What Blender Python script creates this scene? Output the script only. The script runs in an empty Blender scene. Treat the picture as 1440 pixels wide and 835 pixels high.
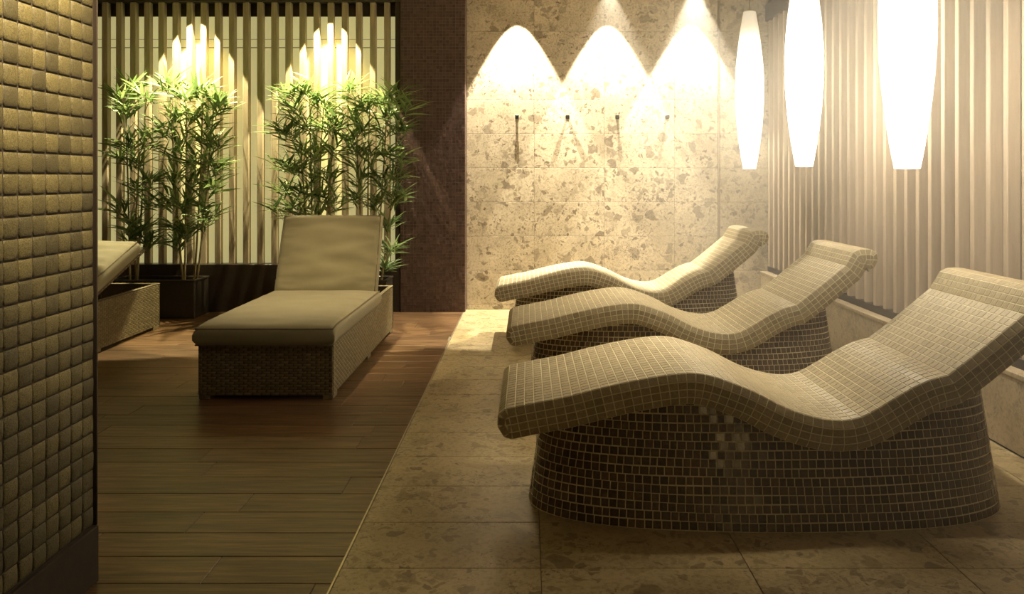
import bpy, math, random
from mathutils import Vector, Matrix, noise
import numpy as np

random.seed(7)
S = bpy.context.scene
COL = S.collection
PI = math.pi
EYE = 1.125            # camera height
F = 1093.0             # focal length in pixels of a 1440 px wide image

# ------------------------------------------------------------------ camera
cam_d = bpy.data.cameras.new('camera')
cam_d.sensor_width = 36.0
cam_d.lens = F / 1440 * 36
cam_d.shift_x = -22 / 1440
cam_d.shift_y = -167.5 / 1440
cam_d.clip_start = 0.05
cam = bpy.data.objects.new('camera', cam_d)
cam.location = (0, 0, EYE)
cam.rotation_euler = (PI / 2, 0, 0)
COL.objects.link(cam)
S.camera = cam

# ------------------------------------------------------------------ world, exposure
W = bpy.data.worlds.new('world')
S.world = W
W.use_nodes = True
W.node_tree.nodes['Background'].inputs[0].default_value = (1.0, 0.80, 0.45, 1)
W.node_tree.nodes['Background'].inputs[1].default_value = 0.05
S.view_settings.view_transform = 'Standard'
S.view_settings.look = 'None'
S.view_settings.exposure = 0.0
S.view_settings.gamma = 1.0
S.view_settings.use_curve_mapping = False

# ------------------------------------------------------------------ lamps in the ceiling
CEIL = 2.75
WARM = (1.0, 0.80, 0.47)


def spot(x, y, power, size=60, blend=0.08, color=WARM, aim=None, z=CEIL - 0.01, radius=0.012):
    d = bpy.data.lights.new('ceiling_spot', 'SPOT')
    d.energy = power
    d.color = color
    d.spot_size = math.radians(size)
    d.spot_blend = blend
    d.shadow_soft_size = radius
    o = bpy.data.objects.new('ceiling_spot', d)
    o.location = (x, y, z)
    v = Vector(aim) - Vector((x, y, z)) if aim else Vector((0, 0, -1))
    o.rotation_euler = v.to_track_quat('-Z', 'Y').to_euler()
    COL.objects.link(o)
    return o


WALL_SPOT = 620
SCREEN_SPOT = 520
for lx in (-0.089, 0.681, 1.392):                     # grazing the stone wall
    spot(lx, 6.475, WALL_SPOT, 57, 0.16, color=(1.0, 0.88, 0.66))
for lx in (-2.79, -1.66):                             # grazing the slatted screen behind the plants
    spot(lx, 6.36, SCREEN_SPOT, 61, color=(1.0, 0.86, 0.50))
# dim downlights further forward in the ceiling, then added fill spots
spot(-0.52, 1.66, 620, 40, 1.0, aim=(-1.22, 1.86, 1.72))    # by the near tiled pillar
spot(-1.33, 4.45, 235, 46, 1.0, aim=(-1.33, 4.75, 0.4))    # over the wicker lounger
for ly in (3.05, 4.30):                               # over the tiled loungers
    spot(0.66, ly, 225, 44, 1.0, aim=(0.66, ly + 0.05, 0.4), color=(1.0, 0.84, 0.56), radius=0.12)
for ly in (2.55, 3.9):                                 # added fill spots, only to brighten the slats on the right
    spot(1.50, ly, 380, 66, 1.0, aim=(2.06, ly + 0.25, 1.45), color=(1.0, 0.84, 0.62), radius=0.05)
PENDANT_GLOW = 18.0

# unseen upright strip light added behind the viewer, for gold glints on the tiles
sd = bpy.data.lights.new('added_glint_light', 'AREA')
sd.shape = 'RECTANGLE'
sd.size = 0.06
sd.size_y = 1.9
sd.energy = 2.3
sd.color = (1.0, 0.68, 0.27)
so = bpy.data.objects.new('added_glint_light', sd)
so.location = (1.22, -0.75, 0.97)
so.rotation_euler = (PI / 2, 0, 0)
COL.objects.link(so)


# ------------------------------------------------------------------ helpers
def link(o, parent=None):
    COL.objects.link(o)
    if parent is not None:
        o.parent = parent
    return o


class MB:
    """collects faces for one mesh"""
    def __init__(self):
        self.v, self.f = [], []

    def add(self, vs, fs):
        n = len(self.v)
        self.v.extend([tuple(p) for p in vs])
        self.f.extend([tuple(i + n for i in f) for f in fs])

    def box(self, x0, x1, y0, y1, z0, z1, c=0.0):
        """box with chamfered edges all round when c > 0"""
        if c <= 0:
            self.add([(x0, y0, z0), (x1, y0, z0), (x1, y1, z0), (x0, y1, z0), (x0, y0, z1), (x1, y0, z1), (x1, y1, z1), (x0, y1, z1)],
                     [(0, 3, 2, 1), (4, 5, 6, 7), (0, 1, 5, 4), (1, 2, 6, 5), (2, 3, 7, 6), (3, 0, 4, 7)])
            return
        def ring(i, z):
            a0, a1, b0, b1 = x0 + i, x1 - i, y0 + i, y1 - i
            return [(a0 + c, b0, z), (a1 - c, b0, z), (a1, b0 + c, z), (a1, b1 - c, z), (a1 - c, b1, z), (a0 + c, b1, z), (a0, b1 - c, z), (a0, b0 + c, z)]
        vs = ring(c, z0) + ring(0, z0 + c) + ring(0, z1 - c) + ring(c, z1)
        fs = [tuple(reversed(range(8))), tuple(range(24, 32))]
        for k in range(3):
            for i in range(8):
                j = (i + 1) % 8
                fs.append((k * 8 + i, k * 8 + j, k * 8 + 8 + j, k * 8 + 8 + i))
        self.add(vs, fs)

    def slab_piece(self, o, u, v, n, lu, lv, h, c=0.002):
        """a tile: outer rectangle on the ground level, raised and chamfered top"""
        o, u, v, n = Vector(o), Vector(u), Vector(v), Vector(n)
        vs = []
        for (i, hh) in ((0, -h * 0.6), (0, h - c), (c, h)):
            for (a, b) in ((i, i), (lu - i, i), (lu - i, lv - i), (i, lv - i)):
                vs.append(o + u * a + v * b + n * hh)
        fs = [(8, 9, 10, 11)]
        for k in (0, 4):
            for i in range(4):
                j = (i + 1) % 4
                fs.append((k + i, k + j, k + 4 + j, k + 4 + i))
        self.add(vs, fs)

    def quad_tile(self, q, n, gap, h, c):
        """small tile on a quad a,b,c,d with normal n"""
        m = (q[0] + q[1] + q[2] + q[3]) * 0.25
        def ring(s, hh):
            out = []
            for p in q:
                d = m - p
                l = d.length
                out.append(p + d * min(0.9, s * 1.414 / max(l, 1e-5)) + n * hh)
            return out
        self.add(ring(gap, -0.001) + ring(gap, h * 0.55) + ring(gap + c, h),
                 [(8, 9, 10, 11), (0, 1, 5, 4), (1, 2, 6, 5), (2, 3, 7, 6), (3, 0, 4, 7), (4, 5, 9, 8), (5, 6, 10, 9), (6, 7, 11, 10), (7, 4, 8, 11)])

    def tube(self, pts, r, seg=8, closed=False, cap=True):
        pts = [Vector(p) for p in pts]
        n = len(pts)
        rs = r if isinstance(r, (list, tuple)) else [r] * n
        base = len(self.v)
        up = None
        for i, p in enumerate(pts):
            if closed:
                t = pts[(i + 1) % n] - pts[i - 1]
            else:
                t = pts[min(i + 1, n - 1)] - pts[max(i - 1, 0)]
            t.normalize()
            if up is None:
                up = Vector((0, 0, 1)) if abs(t.z) < 0.9 else Vector((1, 0, 0))
            a = t.cross(up)
            if a.length < 1e-4:
                a = t.cross(Vector((0, 1, 0)))
            a.normalize()
            b = a.cross(t)
            up = b
            for k in range(seg):
                w = 2 * PI * k / seg
                self.v.append(tuple(p + (a * math.cos(w) + b * math.sin(w)) * rs[i]))
        m = n if closed else n - 1
        for i in range(m):
            for k in range(seg):
                j = (k + 1) % seg
                i2 = (i + 1) % n
                self.f.append((base + i * seg + k, base + i * seg + j, base + i2 * seg + j, base + i2 * seg + k))
        if cap and not closed:
            self.f.append(tuple(base + k for k in reversed(range(seg))))
            self.f.append(tuple(base + (n - 1) * seg + k for k in range(seg)))

    def lathe(self, prof, seg=32, center=(0, 0, 0)):
        base = len(self.v)
        cx, cy, cz = center
        for (r, z) in prof:
            for k in range(seg):
                w = 2 * PI * k / seg
                self.v.append((cx + r * math.cos(w), cy + r * math.sin(w), cz + z))
        for i in range(len(prof) - 1):
            for k in range(seg):
                j = (k + 1) % seg
                self.f.append((base + i * seg + k, base + i * seg + j, base + (i + 1) * seg + j, base + (i + 1) * seg + k))

    def mesh(self, name, mat, smooth=False):
        me = bpy.data.meshes.new(name)
        me.from_pydata(self.v, [], self.f)
        if mat:
            me.materials.append(mat)
        if smooth:
            me.polygons.foreach_set('use_smooth', [True] * len(me.polygons))
        me.update()
        return me

    def build(self, name, mat, parent=None, smooth=False, kind=None, loc=None):
        me = self.mesh(name, mat, smooth)
        if loc is not None:
            me.transform(Matrix.Translation(-Vector(loc)))
        o = bpy.data.objects.new(name, me)
        if loc is not None and parent is None:
            o.location = loc
        link(o, parent)
        if kind:
            o['kind'] = kind
        return o


def thing(name, label, cat, loc=(0, 0, 0), group=None):
    o = bpy.data.objects.new(name, None)
    o.empty_display_size = 0.1
    o.location = loc
    o['label'] = label
    o['category'] = cat
    if group:
        o['group'] = group
    return link(o)


def tag(o, label, cat, group=None):
    o['label'] = label
    o['category'] = cat
    if group:
        o['group'] = group
    return o


# ------------------------------------------------------------------ materials
class NT:
    def __init__(self, name):
        self.m = bpy.data.materials.new(name)
        self.m.use_nodes = True
        self.t = self.m.node_tree
        self.b = self.t.nodes['Principled BSDF']

    def n(self, typ, **kw):
        nd = self.t.nodes.new(typ)
        for k, v in kw.items():
            if k.startswith('i_'):
                key = k[2:]
                key = int(key) if key.isdigit() else key.replace('_', ' ')
                nd.inputs[key].default_value = v
            else:
                setattr(nd, k, v)
        return nd

    def l(self, a, b):
        self.t.links.new(a, b)

    def set(self, **kw):
        for k, v in kw.items():
            self.b.inputs[k.replace('_', ' ')].default_value = v

    def ramp(self, src, stops, interp='LINEAR'):
        r = self.n('ShaderNodeValToRGB')
        r.color_ramp.interpolation = interp
        e = r.color_ramp.elements
        while len(e) < len(stops):
            e.new(0.5)
        for i, (p, c) in enumerate(stops):
            e[i].position = p
            e[i].color = c if len(c) == 4 else (*c, 1)
        self.l(src, r.inputs[0])
        return r.outputs[0]

    def mix(self, fac, a, b, mode='MIX'):
        m = self.n('ShaderNodeMix', data_type='RGBA', blend_type=mode)
        for (s, i) in ((fac, 0), (a, 6), (b, 7)):
            if isinstance(s, (int, float)):
                m.inputs[i].default_value = s
            elif isinstance(s, tuple):
                m.inputs[i].default_value = (*s, 1) if len(s) == 3 else s
            else:
                self.l(s, m.inputs[i])
        return m.outputs[2]

    def coords(self, scale=(1, 1, 1), rand=0.0):
        tc = self.n('ShaderNodeTexCoord')
        mp = self.n('ShaderNodeMapping')
        mp.inputs['Scale'].default_value = scale
        self.l(tc.outputs['Object'], mp.inputs['Vector'])
        if rand:
            oi = self.n('ShaderNodeObjectInfo')
            mu = self.n('ShaderNodeMath', operation='MULTIPLY')
            mu.inputs[1].default_value = rand
            self.l(oi.outputs['Random'], mu.inputs[0])
            self.l(mu.outputs[0], mp.inputs['Location'])
        return mp.outputs[0]

    def rnd(self):
        """one random number per piece: object random + island random"""
        oi = self.n('ShaderNodeObjectInfo')
        ge = self.n('ShaderNodeNewGeometry')
        a = self.n('ShaderNodeMath', operation='ADD')
        self.l(oi.outputs['Random'], a.inputs[0])
        self.l(ge.outputs['Random Per Island'], a.inputs[1])
        f = self.n('ShaderNodeMath', operation='FRACT')
        self.l(a.outputs[0], f.inputs[0])
        return f.outputs[0]

    def noise(self, vec, scale, detail=4, rough=0.55):
        nn = self.n('ShaderNodeTexNoise')
        nn.inputs['Scale'].default_value = scale
        nn.inputs['Detail'].default_value = detail
        nn.inputs['Roughness'].default_value = rough
        if vec is not None:
            self.l(vec, nn.inputs['Vector'])
        return nn.outputs[0]

    def voronoi(self, vec, scale, out='Distance', feature='F1', rand=1.0):
        nn = self.n('ShaderNodeTexVoronoi', feature=feature)
        nn.inputs['Scale'].default_value = scale
        nn.inputs['Randomness'].default_value = rand
        self.l(vec, nn.inputs['Vector'])
        return nn.outputs[out]

    def bump(self, h, strength=0.3, dist=0.01):
        b = self.n('ShaderNodeBump')
        b.inputs['Strength'].default_value = strength
        b.inputs['Distance'].default_value = dist
        self.l(h, b.inputs['Height'])
        self.l(b.outputs[0], self.b.inputs['Normal'])


def plain(name, col, rough=0.6, metal=0.0, nscale=30, amount=0.25, bump=0.0):
    t = NT(name)
    v = t.coords()
    f = t.noise(v, nscale)
    c = t.mix(f, tuple(x * (1 - amount) for x in col), tuple(min(1, x * (1 + amount)) for x in col))
    t.l(c, t.b.inputs['Base Color'])
    t.set(Roughness=rough, Metallic=metal)
    if bump:
        t.bump(f, bump, 0.004)
    return t.m


def stone(name, base, dark, pale, rough=0.45, rand=7.0, bump=0.08):
    """breccia limestone: pale ground with rounded darker fragments and fine specks"""
    t = NT(name)
    v = t.coords(rand=rand)
    warp = t.n('ShaderNodeVectorMath', operation='ADD')
    nz = t.n('ShaderNodeTexNoise')
    nz.inputs['Scale'].default_value = 14
    t.l(v, nz.inputs['Vector'])
    sc = t.n('ShaderNodeVectorMath', operation='SCALE')
    sc.inputs['Scale'].default_value = 0.09
    t.l(nz.outputs['Color'], sc.inputs[0])
    t.l(v, warp.inputs[0])
    t.l(sc.outputs[0], warp.inputs[1])
    w = warp.outputs[0]
    ground = t.ramp(t.noise(v, 5, 6, 0.6), [(0.3, base), (0.72, pale)])
    def layer(below, scale, p0, p1, e0, e1, strength, mask=None, tint=1.0):
        cc = t.voronoi(w, scale, 'Color')
        ee = t.voronoi(w, scale, 'Distance', 'DISTANCE_TO_EDGE')
        sp = t.n('ShaderNodeSeparateColor')
        t.l(cc, sp.inputs[0])
        pk = t.ramp(sp.outputs[0], [(p0, (0, 0, 0)), (p1, (1, 1, 1))])
        ins = t.ramp(ee, [(e0, (0, 0, 0)), (e1, (strength,) * 3)])
        m_ = t.mix(1.0, pk, ins, 'MULTIPLY')
        if mask is not None:
            m_ = t.mix(1.0, m_, mask, 'MULTIPLY')
        tone = t.mix(sp.outputs[1], tuple(x * tint for x in dark), base)
        return t.mix(m_, below, tone)
    patch = t.ramp(t.noise(v, 4.5, 3), [(0.42, (0.1, 0.1, 0.1)), (0.6, (1, 1, 1))])
    c2 = layer(ground, 13, 0.84, 0.88, 0.05, 0.10, 0.75)
    c2 = layer(c2, 30, 0.74, 0.82, 0.06, 0.14, 0.9)
    c2 = layer(c2, 85, 0.60, 0.72, 0.05, 0.20, 1.0, patch, 0.75)
    veins = t.ramp(t.noise(v, 60, 5, 0.7), [(0.36, (0.58, 0.55, 0.50)), (0.52, (1, 1, 1))])
    c3 = t.mix(0.7, c2, veins, 'MULTIPLY')
    t.l(c3, t.b.inputs['Base Color'])
    t.set(Roughness=rough)
    t.bump(t.noise(v, 90, 3), bump, 0.002)
    return t.m


def mosaic(name, lo, hi, rough=0.25, coat=0.0, wave=0.25, nscale=120):
    t = NT(name)
    r = t.rnd()
    c = t.mix(r, lo, hi)
    v = t.n('ShaderNodeNewGeometry').outputs['Position']
    f = t.noise(v, nscale, 3)
    c = t.mix(1.0, c, t.ramp(f, [(0.3, (0.75, 0.75, 0.75)), (0.7, (1.1, 1.1, 1.1))]), 'MULTIPLY')
    t.l(c, t.b.inputs['Base Color'])
    t.set(Roughness=rough)
    t.b.inputs['Coat Weight'].default_value = coat
    t.b.inputs['Coat Roughness'].default_value = 0.12
    t.bump(f, wave, 0.003)
    return t.m


M = {}
M['wall_stone'] = stone('wall_limestone', (0.46, 0.395, 0.285), (0.145, 0.11, 0.07), (0.66, 0.58, 0.43))
M['floor_stone'] = stone('floor_limestone', (0.36, 0.285, 0.15), (0.17, 0.125, 0.065), (0.52, 0.42, 0.245), rough=0.38)
M['sill_stone'] = stone('low_wall_limestone', (0.46, 0.38, 0.25), (0.26, 0.20, 0.13), (0.60, 0.50, 0.34))
M['joint'] = plain('joint_mortar', (0.16, 0.13, 0.09), 0.9)
M['grout'] = plain('pale_grout', (0.90, 0.80, 0.60), 0.85, nscale=60)
M['base_grout'] = plain('sand_grout', (0.88, 0.76, 0.53), 0.85, nscale=60)
M['seat_tile'] = mosaic('taupe_mosaic', (0.38, 0.315, 0.19), (0.49, 0.415, 0.265), 0.48, 0.05, 0.2)
M['base_tile'] = mosaic('shaded_brown_mosaic', (0.088, 0.057, 0.032), (0.185, 0.125, 0.072), 0.16, 0.8, 1.0, 110)  # much the seat's tile, with the shade on the base put into its colour
M['dark_mosaic'] = mosaic('plum_brown_mosaic', (0.075, 0.045, 0.040), (0.135, 0.085, 0.07), 0.35, 0.1, 0.2)
M['dark_grout'] = plain('brown_grout', (0.20, 0.15, 0.11), 0.9)
M['rail_dark'] = plain('dark_bronze_rail', (0.055, 0.04, 0.03), 0.5, 0.2)
M['plinth'] = plain('dark_plinth', (0.045, 0.032, 0.022), 0.35, 0, 8)
M['metal'] = plain('brushed_steel_trim', (0.55, 0.48, 0.38), 0.35, 0.8)
M['black'] = plain('black_metal', (0.02, 0.017, 0.014), 0.4, 0.3)
M['plaster'] = plain('ceiling_plaster', (0.55, 0.48, 0.36), 0.9)
M['dark_wall'] = plain('brown_plaster', (0.22, 0.17, 0.11), 0.9)
M['planter'] = plain('black_planter', (0.045, 0.037, 0.027), 0.3)
M['gravel'] = plain('planter_gravel', (0.22, 0.18, 0.12), 0.9, 0, 80, 0.5, 0.6)
M['cane'] = plain('bamboo_cane', (0.34, 0.28, 0.13), 0.5, 0, 20, 0.35)
M['cord'] = plain('pendant_cord', (0.30, 0.25, 0.2), 0.5)

# near pillar: rough sandy glaze
t = NT('sandy_relief_tile')
v = t.n('ShaderNodeNewGeometry').outputs['Position']
f = t.noise(v, 330, 4, 0.75)
c = t.mix(t.rnd(), (0.062, 0.050, 0.016), (0.15, 0.124, 0.044))
c = t.mix(1.0, c, t.ramp(f, [(0.36, (0.30, 0.28, 0.26)), (0.62, (1.5, 1.5, 1.5))]), 'MULTIPLY')
t.l(c, t.b.inputs['Base Color'])
t.set(Roughness=0.52)
t.bump(f, 0.7, 0.003)
M['sandy_tile'] = t.m
M['pillar_joint'] = plain('pillar_joint', (0.035, 0.024, 0.014), 0.9)

# timber floor
t = NT('walnut_plank')
v = t.coords((1.2, 14, 14), rand=9)
f1 = t.noise(v, 3.0, 6, 0.65)
v2 = t.coords((3, 90, 90), rand=9)
f2 = t.noise(v2, 2.0, 4, 0.6)
c = t.ramp(f1, [(0.30, (0.060, 0.033, 0.015)), (0.5, (0.145, 0.082, 0.037)), (0.72, (0.255, 0.155, 0.076))])
c = t.mix(0.8, c, t.ramp(f2, [(0.3, (0.55, 0.52, 0.5)), (0.65, (1.1, 1.1, 1.1))]), 'MULTIPLY')
c = t.mix(0.5, c, t.mix(t.rnd(), (0.65, 0.62, 0.58), (1.2, 1.15, 1.1)), 'MULTIPLY')
t.l(c, t.b.inputs['Base Color'])
t.set(Roughness=0.36)
t.bump(f2, 0.15, 0.002)
M['plank'] = t.m
M['plank_joint'] = plain('plank_joint', (0.03, 0.02, 0.012), 0.9)

# slats
t = NT('oak_slat')
v = t.coords((30, 30, 2.0), rand=6)
f = t.noise(v, 2, 5, 0.6)
c = t.ramp(f, [(0.3, (0.31, 0.25, 0.155)), (0.7, (0.47, 0.39, 0.26))])
t.l(c, t.b.inputs['Base Color'])
t.set(Roughness=0.5)
M['slat'] = t.m
t = NT('bronze_slat')
v = t.coords((30, 30, 2.0), rand=6)
f = t.noise(v, 2, 5, 0.6)
c = t.ramp(f, [(0.3, (0.44, 0.355, 0.255)), (0.7, (0.55, 0.455, 0.335))])
t.l(c, t.b.inputs['Base Color'])
t.set(Roughness=0.42)
M['slat_right'] = t.m
GLARE_DENSITY = 0.165
M['slat_back'] = plain('slat_backing', (0.22, 0.175, 0.135), 0.7)

# translucent back-lit glass behind the left screen
t = NT('backlit_glass')
v = t.coords()
f = t.noise(v, 2.2, 3)
c = t.mix(f, (0.66, 0.60, 0.27), (0.80, 0.73, 0.36))
t.l(c, t.b.inputs['Base Color'])
t.set(Roughness=0.15)
t.l(c, t.b.inputs['Emission Color'])
t.b.inputs['Emission Strength'].default_value = 0.50
M['glass'] = t.m
M['glass_line'] = plain('glass_joint', (0.22, 0.19, 0.12), 0.6)

# wicker and cushions
t = NT('wicker_strand')
v = t.coords()
c = t.mix(t.rnd(), (0.155, 0.122, 0.057), (0.225, 0.18, 0.09))
c = t.mix(1.0, c, t.ramp(t.noise(v, 60, 3), [(0.3, (0.7, 0.7, 0.7)), (0.7, (1.1, 1.1, 1.1))]), 'MULTIPLY')
t.l(c, t.b.inputs['Base Color'])
t.set(Roughness=0.5)
M['wicker'] = t.m
M['wicker_core'] = plain('wicker_core', (0.085, 0.062, 0.035), 0.8)
t = NT('olive_canvas')
v = t.coords()
wv = t.n('ShaderNodeTexNoise')
wv.inputs['Scale'].default_value = 900
t.l(v, wv.inputs['Vector'])
f = t.noise(v, 7, 4)
c = t.mix(f, (0.238, 0.208, 0.115), (0.312, 0.275, 0.155))
c = t.mix(0.4, c, t.ramp(wv.outputs[0], [(0.3, (0.6, 0.6, 0.6)), (0.7, (1.15, 1.15, 1.15))]), 'MULTIPLY')
t.l(c, t.b.inputs['Base Color'])
t.set(Roughness=0.85)
t.b.inputs['Sheen Weight'].default_value = 0.25
t.bump(wv.outputs[0], 0.25, 0.001)
M['canvas'] = t.m
M['piping'] = plain('olive_piping', (0.17, 0.14, 0.08), 0.8)

# leaves
t = NT('bamboo_leaf')
c = t.ramp(t.rnd(), [(0.0, (0.09, 0.15, 0.045)), (0.5, (0.20, 0.30, 0.10)), (1.0, (0.36, 0.45, 0.18))])
t.l(c, t.b.inputs['Base Color'])
t.set(Roughness=0.38)
tr = t.n('ShaderNodeBsdfTranslucent')
t.l(c, tr.inputs[0])
mx = t.n('ShaderNodeMixShader')
mx.inputs[0].default_value = 0.35
out = t.t.nodes['Material Output']
t.l(t.b.outputs[0], mx.inputs[1])
t.l(tr.outputs[0], mx.inputs[2])
t.l(mx.outputs[0], out.inputs[0])
M['leaf'] = t.m

# lamp shade: glowing opal glass
t = NT('opal_lamp_glass')
t.set(Base_Color=(0.9, 0.85, 0.75, 1), Roughness=0.3)
t.b.inputs['Emission Color'].default_value = (1.0, 0.87, 0.64, 1)
tc = t.n('ShaderNodeTexCoord')
sx = t.n('ShaderNodeSeparateXYZ')
t.l(tc.outputs['Object'], sx.inputs[0])
# the bulbs sit in the lower two thirds: the glass glows less towards its upper end
gl = t.ramp(sx.outputs[2], [(0.0, (0.4,) * 3), (0.12, (1,) * 3), (0.62, (1,) * 3), (0.86, (0.14,) * 3), (1.0, (0.032,) * 3)])
mu = t.n('ShaderNodeMath', operation='MULTIPLY')
mu.inputs[1].default_value = PENDANT_GLOW
t.l(gl, mu.inputs[0])
t.l(mu.outputs[0], t.b.inputs['Emission Strength'])
M['opal'] = t.m

# ------------------------------------------------------------------ room shell
XL, XR = -3.95, 2.16
YF, YB = -1.6, 6.9
Y_STONE = 6.65         # face of the stone wall
Y_SLAT = 6.55          # front of the slatted screen
BORDER = -0.542        # where timber meets stone


def struct(name, build, mat, parent=None, kind='structure', smooth=False):
    mb = MB()
    build(mb)
    o = mb.build(name, mat, parent, smooth)
    o['kind'] = kind
    return o


floor = struct('floor', lambda m: m.box(XL, XR, YF, YB, -0.15, -0.0035), M['joint'])
# timber planks run across the view
random.seed(3)
PW = 0.1535
y = 2.617 - PW * 12
while y < Y_SLAT:
    y0, y1 = y, min(y + PW, 6.62)
    x = XL - random.uniform(0.0, 1.1)
    while x < BORDER:
        ln = 1.2
        x0, x1 = max(x, XL), min(x + ln, BORDER)
        if x1 - x0 > 0.02 and y1 > 0.9:
            mb = MB()
            z = random.uniform(-0.0006, 0.0006)
            mb.slab_piece((x0 + 0.0012, y0 + 0.0014, z - 0.003), (1, 0, 0), (0, 1, 0), (0, 0, 1), x1 - x0 - 0.0024, y1 - y0 - 0.0028, 0.003, 0.0012)
            mb.build('plank', M['plank'], floor)
        x += ln
    y += PW
# limestone floor tiles
TD = 0.299
cols = [BORDER + 0.004, 0.038, 0.638, 1.238, 1.838, 1.985]
k = -8
while True:
    y0 = 3.138 + TD * k
    if y0 > Y_STONE:
        break
    y1 = min(y0 + TD, Y_STONE)
    for i in range(5):
        mb = MB()
        mb.slab_piece((cols[i] + 0.0012, y0 + 0.0012, -0.003), (1, 0, 0), (0, 1, 0), (0, 0, 1), cols[i + 1] - cols[i] - 0.0024, y1 - y0 - 0.0024, 0.003, 0.001)
        mb.build('stone_tile', M['floor_stone'], floor)
    k += 1
struct('trim_1', lambda m: m.box(BORDER - 0.002, BORDER + 0.004, 0.7, 6.5, -0.004, 0.0012), M['metal'])

# stone wall at the back
wall_back = struct('wall_back', lambda m: m.box(XL, XR, Y_STONE + 0.004, YB, 0, CEIL), M['joint'])
zs = [0.0] + [0.042 + 0.292 * i for i in range(1, 10)]
zs[1] = 0.334
zs = [0.001, 0.042] + [0.042 + 0.292 * i for i in range(1, 10)]
zs[-1] = CEIL
xs_l = [-0.522, 0.055, 0.655, 1.255, 1.628]
xs_r = [1.642, 2.06]
for j in range(len(zs) - 1):
    for seg in (xs_l, xs_r):
        for i in range(len(seg) - 1):
            mb = MB()
            mb.slab_piece((seg[i] + 0.001, Y_STONE + 0.004, zs[j] + 0.0012), (1, 0, 0), (0, 0, 1), (0, -1, 0), seg[i + 1] - seg[i] - 0.002, zs[j + 1] - zs[j] - 0.0024, 0.004, 0.0012)
            mb.build('stone_tile', M['wall_stone'], wall_back)
struct('trim_2', lambda m: m.box(1.630, 1.640, Y_STONE - 0.004, Y_STONE + 0.01, 0, CEIL), M['metal'])
struct('ceiling', lambda m: m.box(XL, XR, YF, YB, CEIL, CEIL + 0.1), M['plaster'])
struct('wall_left', lambda m: m.box(XL - 0.1, XL, YF, YB, 0, CEIL), M['dark_wall'])
struct('wall_front', lambda m: m.box(XL, XR, YF - 0.1, YF, 0, CEIL), M['dark_wall'])

# low stone wall on the right with the slatted screen above
SILL = 0.328
low = struct('wall_right', lambda m: (m.box(2.0, XR + 0.1, YF, Y_STONE, 0, SILL - 0.016), m.box(2.13, XR + 0.1, YF, Y_STONE, SILL - 0.016, CEIL)), M['slat_back'])
y = Y_STONE - 0.6
first = True
ys = [Y_STONE - 0.001 - 0.6 * i for i in range(10)]
for i in range(9):
    mb = MB()
    mb.slab_piece((2.0, ys[i] - 0.0012, 0.002), (0, -1, 0), (0, 0, 1), (-1, 0, 0), 0.6 - 0.0024, SILL - 0.02, 0.008, 0.0015)
    mb.build('stone_tile', M['sill_stone'], low)
    mb = MB()
    mb.slab_piece((1.988, ys[i] - 0.6 + 0.0012, SILL - 0.012), (1, 0, 0), (0, 1, 0), (0, 0, 1), 0.145, 0.6 - 0.0024, 0.012, 0.002)
    mb.build('sill_stone', M['sill_stone'], low)

# ------------------------------------------------------------------ slatted screens
scr = thing('slatted_screen', 'upright timber slats above the low stone wall behind the tiled loungers', 'screen', (2.08, 4.0, SILL))
OFF = Vector((2.08, 4.0, SILL))
mb = MB(); mb.box(2.05, 2.13, 0.8, Y_STONE - 0.006, SILL, SILL + 0.045, 0.003); mb.build('bottom_rail', M['rail_dark'], scr, loc=OFF)
mb = MB(); mb.box(2.03, 2.13, 0.8, Y_STONE - 0.006, 2.46, 2.60, 0.003); mb.build('top_rail', M['rail_dark'], scr, loc=OFF)
mb = MB(); mb.box(-0.03, 0.028, -0.017, 0.017, 0, 2.46 - SILL - 0.045, 0.003)
slat_me = mb.mesh('slat', M['slat_right'])
for i in range(44):
    o = bpy.data.objects.new('slat', slat_me)
    o.location = (2.074 - OFF.x, Y_STONE - 0.06 - 0.1255 * i - OFF.y, 0.045)
    link(o, scr)

scl = thing('slatted_screen', 'upright pale timber slats before lit glass behind the potted bamboo', 'screen', (-2.5, Y_SLAT, 0.40))
OFF = Vector((-2.5, Y_SLAT, 0.40))
PX0, PX1 = XL + 0.01, -1.07
mb = MB(); mb.box(PX0, PX1, Y_SLAT - 0.03, 6.645, 0.0, 0.40, 0.004); mb.build('plinth', M['plinth'], scl, loc=OFF)
mb = MB(); mb.box(PX0, PX1, Y_SLAT - 0.02, Y_SLAT + 0.09, 2.605, 2.74, 0.003); mb.build('head_rail', M['rail_dark'], scl, loc=OFF)
mb = MB(); mb.box(PX0, PX1, 6.62, 6.645, 2.50, 2.605, 0.002); mb.build('upper_board', M['rail_dark'], scl, loc=OFF)
mb = MB(); mb.box(PX0, PX1, 6.638, 6.648, 0.40, 2.50)
gl = mb.build('glass_panel', M['glass'], scl, loc=OFF)
mb = MB(); mb.box(PX0, PX1, 6.6365, 6.640, 2.233, 2.240); mb.build('glass_joint', M['glass_line'], scl, loc=OFF)
mb = MB(); mb.box(PX0, PX1, 6.6372, 6.640, 2.306, 2.309); mb.build('glass_joint', M['glass_line'], scl, loc=OFF)
mb = MB(); mb.box(-0.024, 0.024, 0.0, 0.06, 0, 2.205, 0.003)
slat_me = mb.mesh('slat', M['slat'])
i = -2
while True:
    px = 147 + 19.85 * i
    if px > 550:
        break
    o = bpy.data.objects.new('slat', slat_me)
    o.location = ((px - 742) / F * Y_SLAT - OFF.x, 0, 0)
    link(o, scl)
    i += 1
mb = MB(); mb.box(-1.115, -1.07, Y_SLAT - 0.01, 6.645, 0.40, 2.605, 0.003); mb.build('end_post', M['rail_dark'], scl, loc=OFF)


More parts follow.
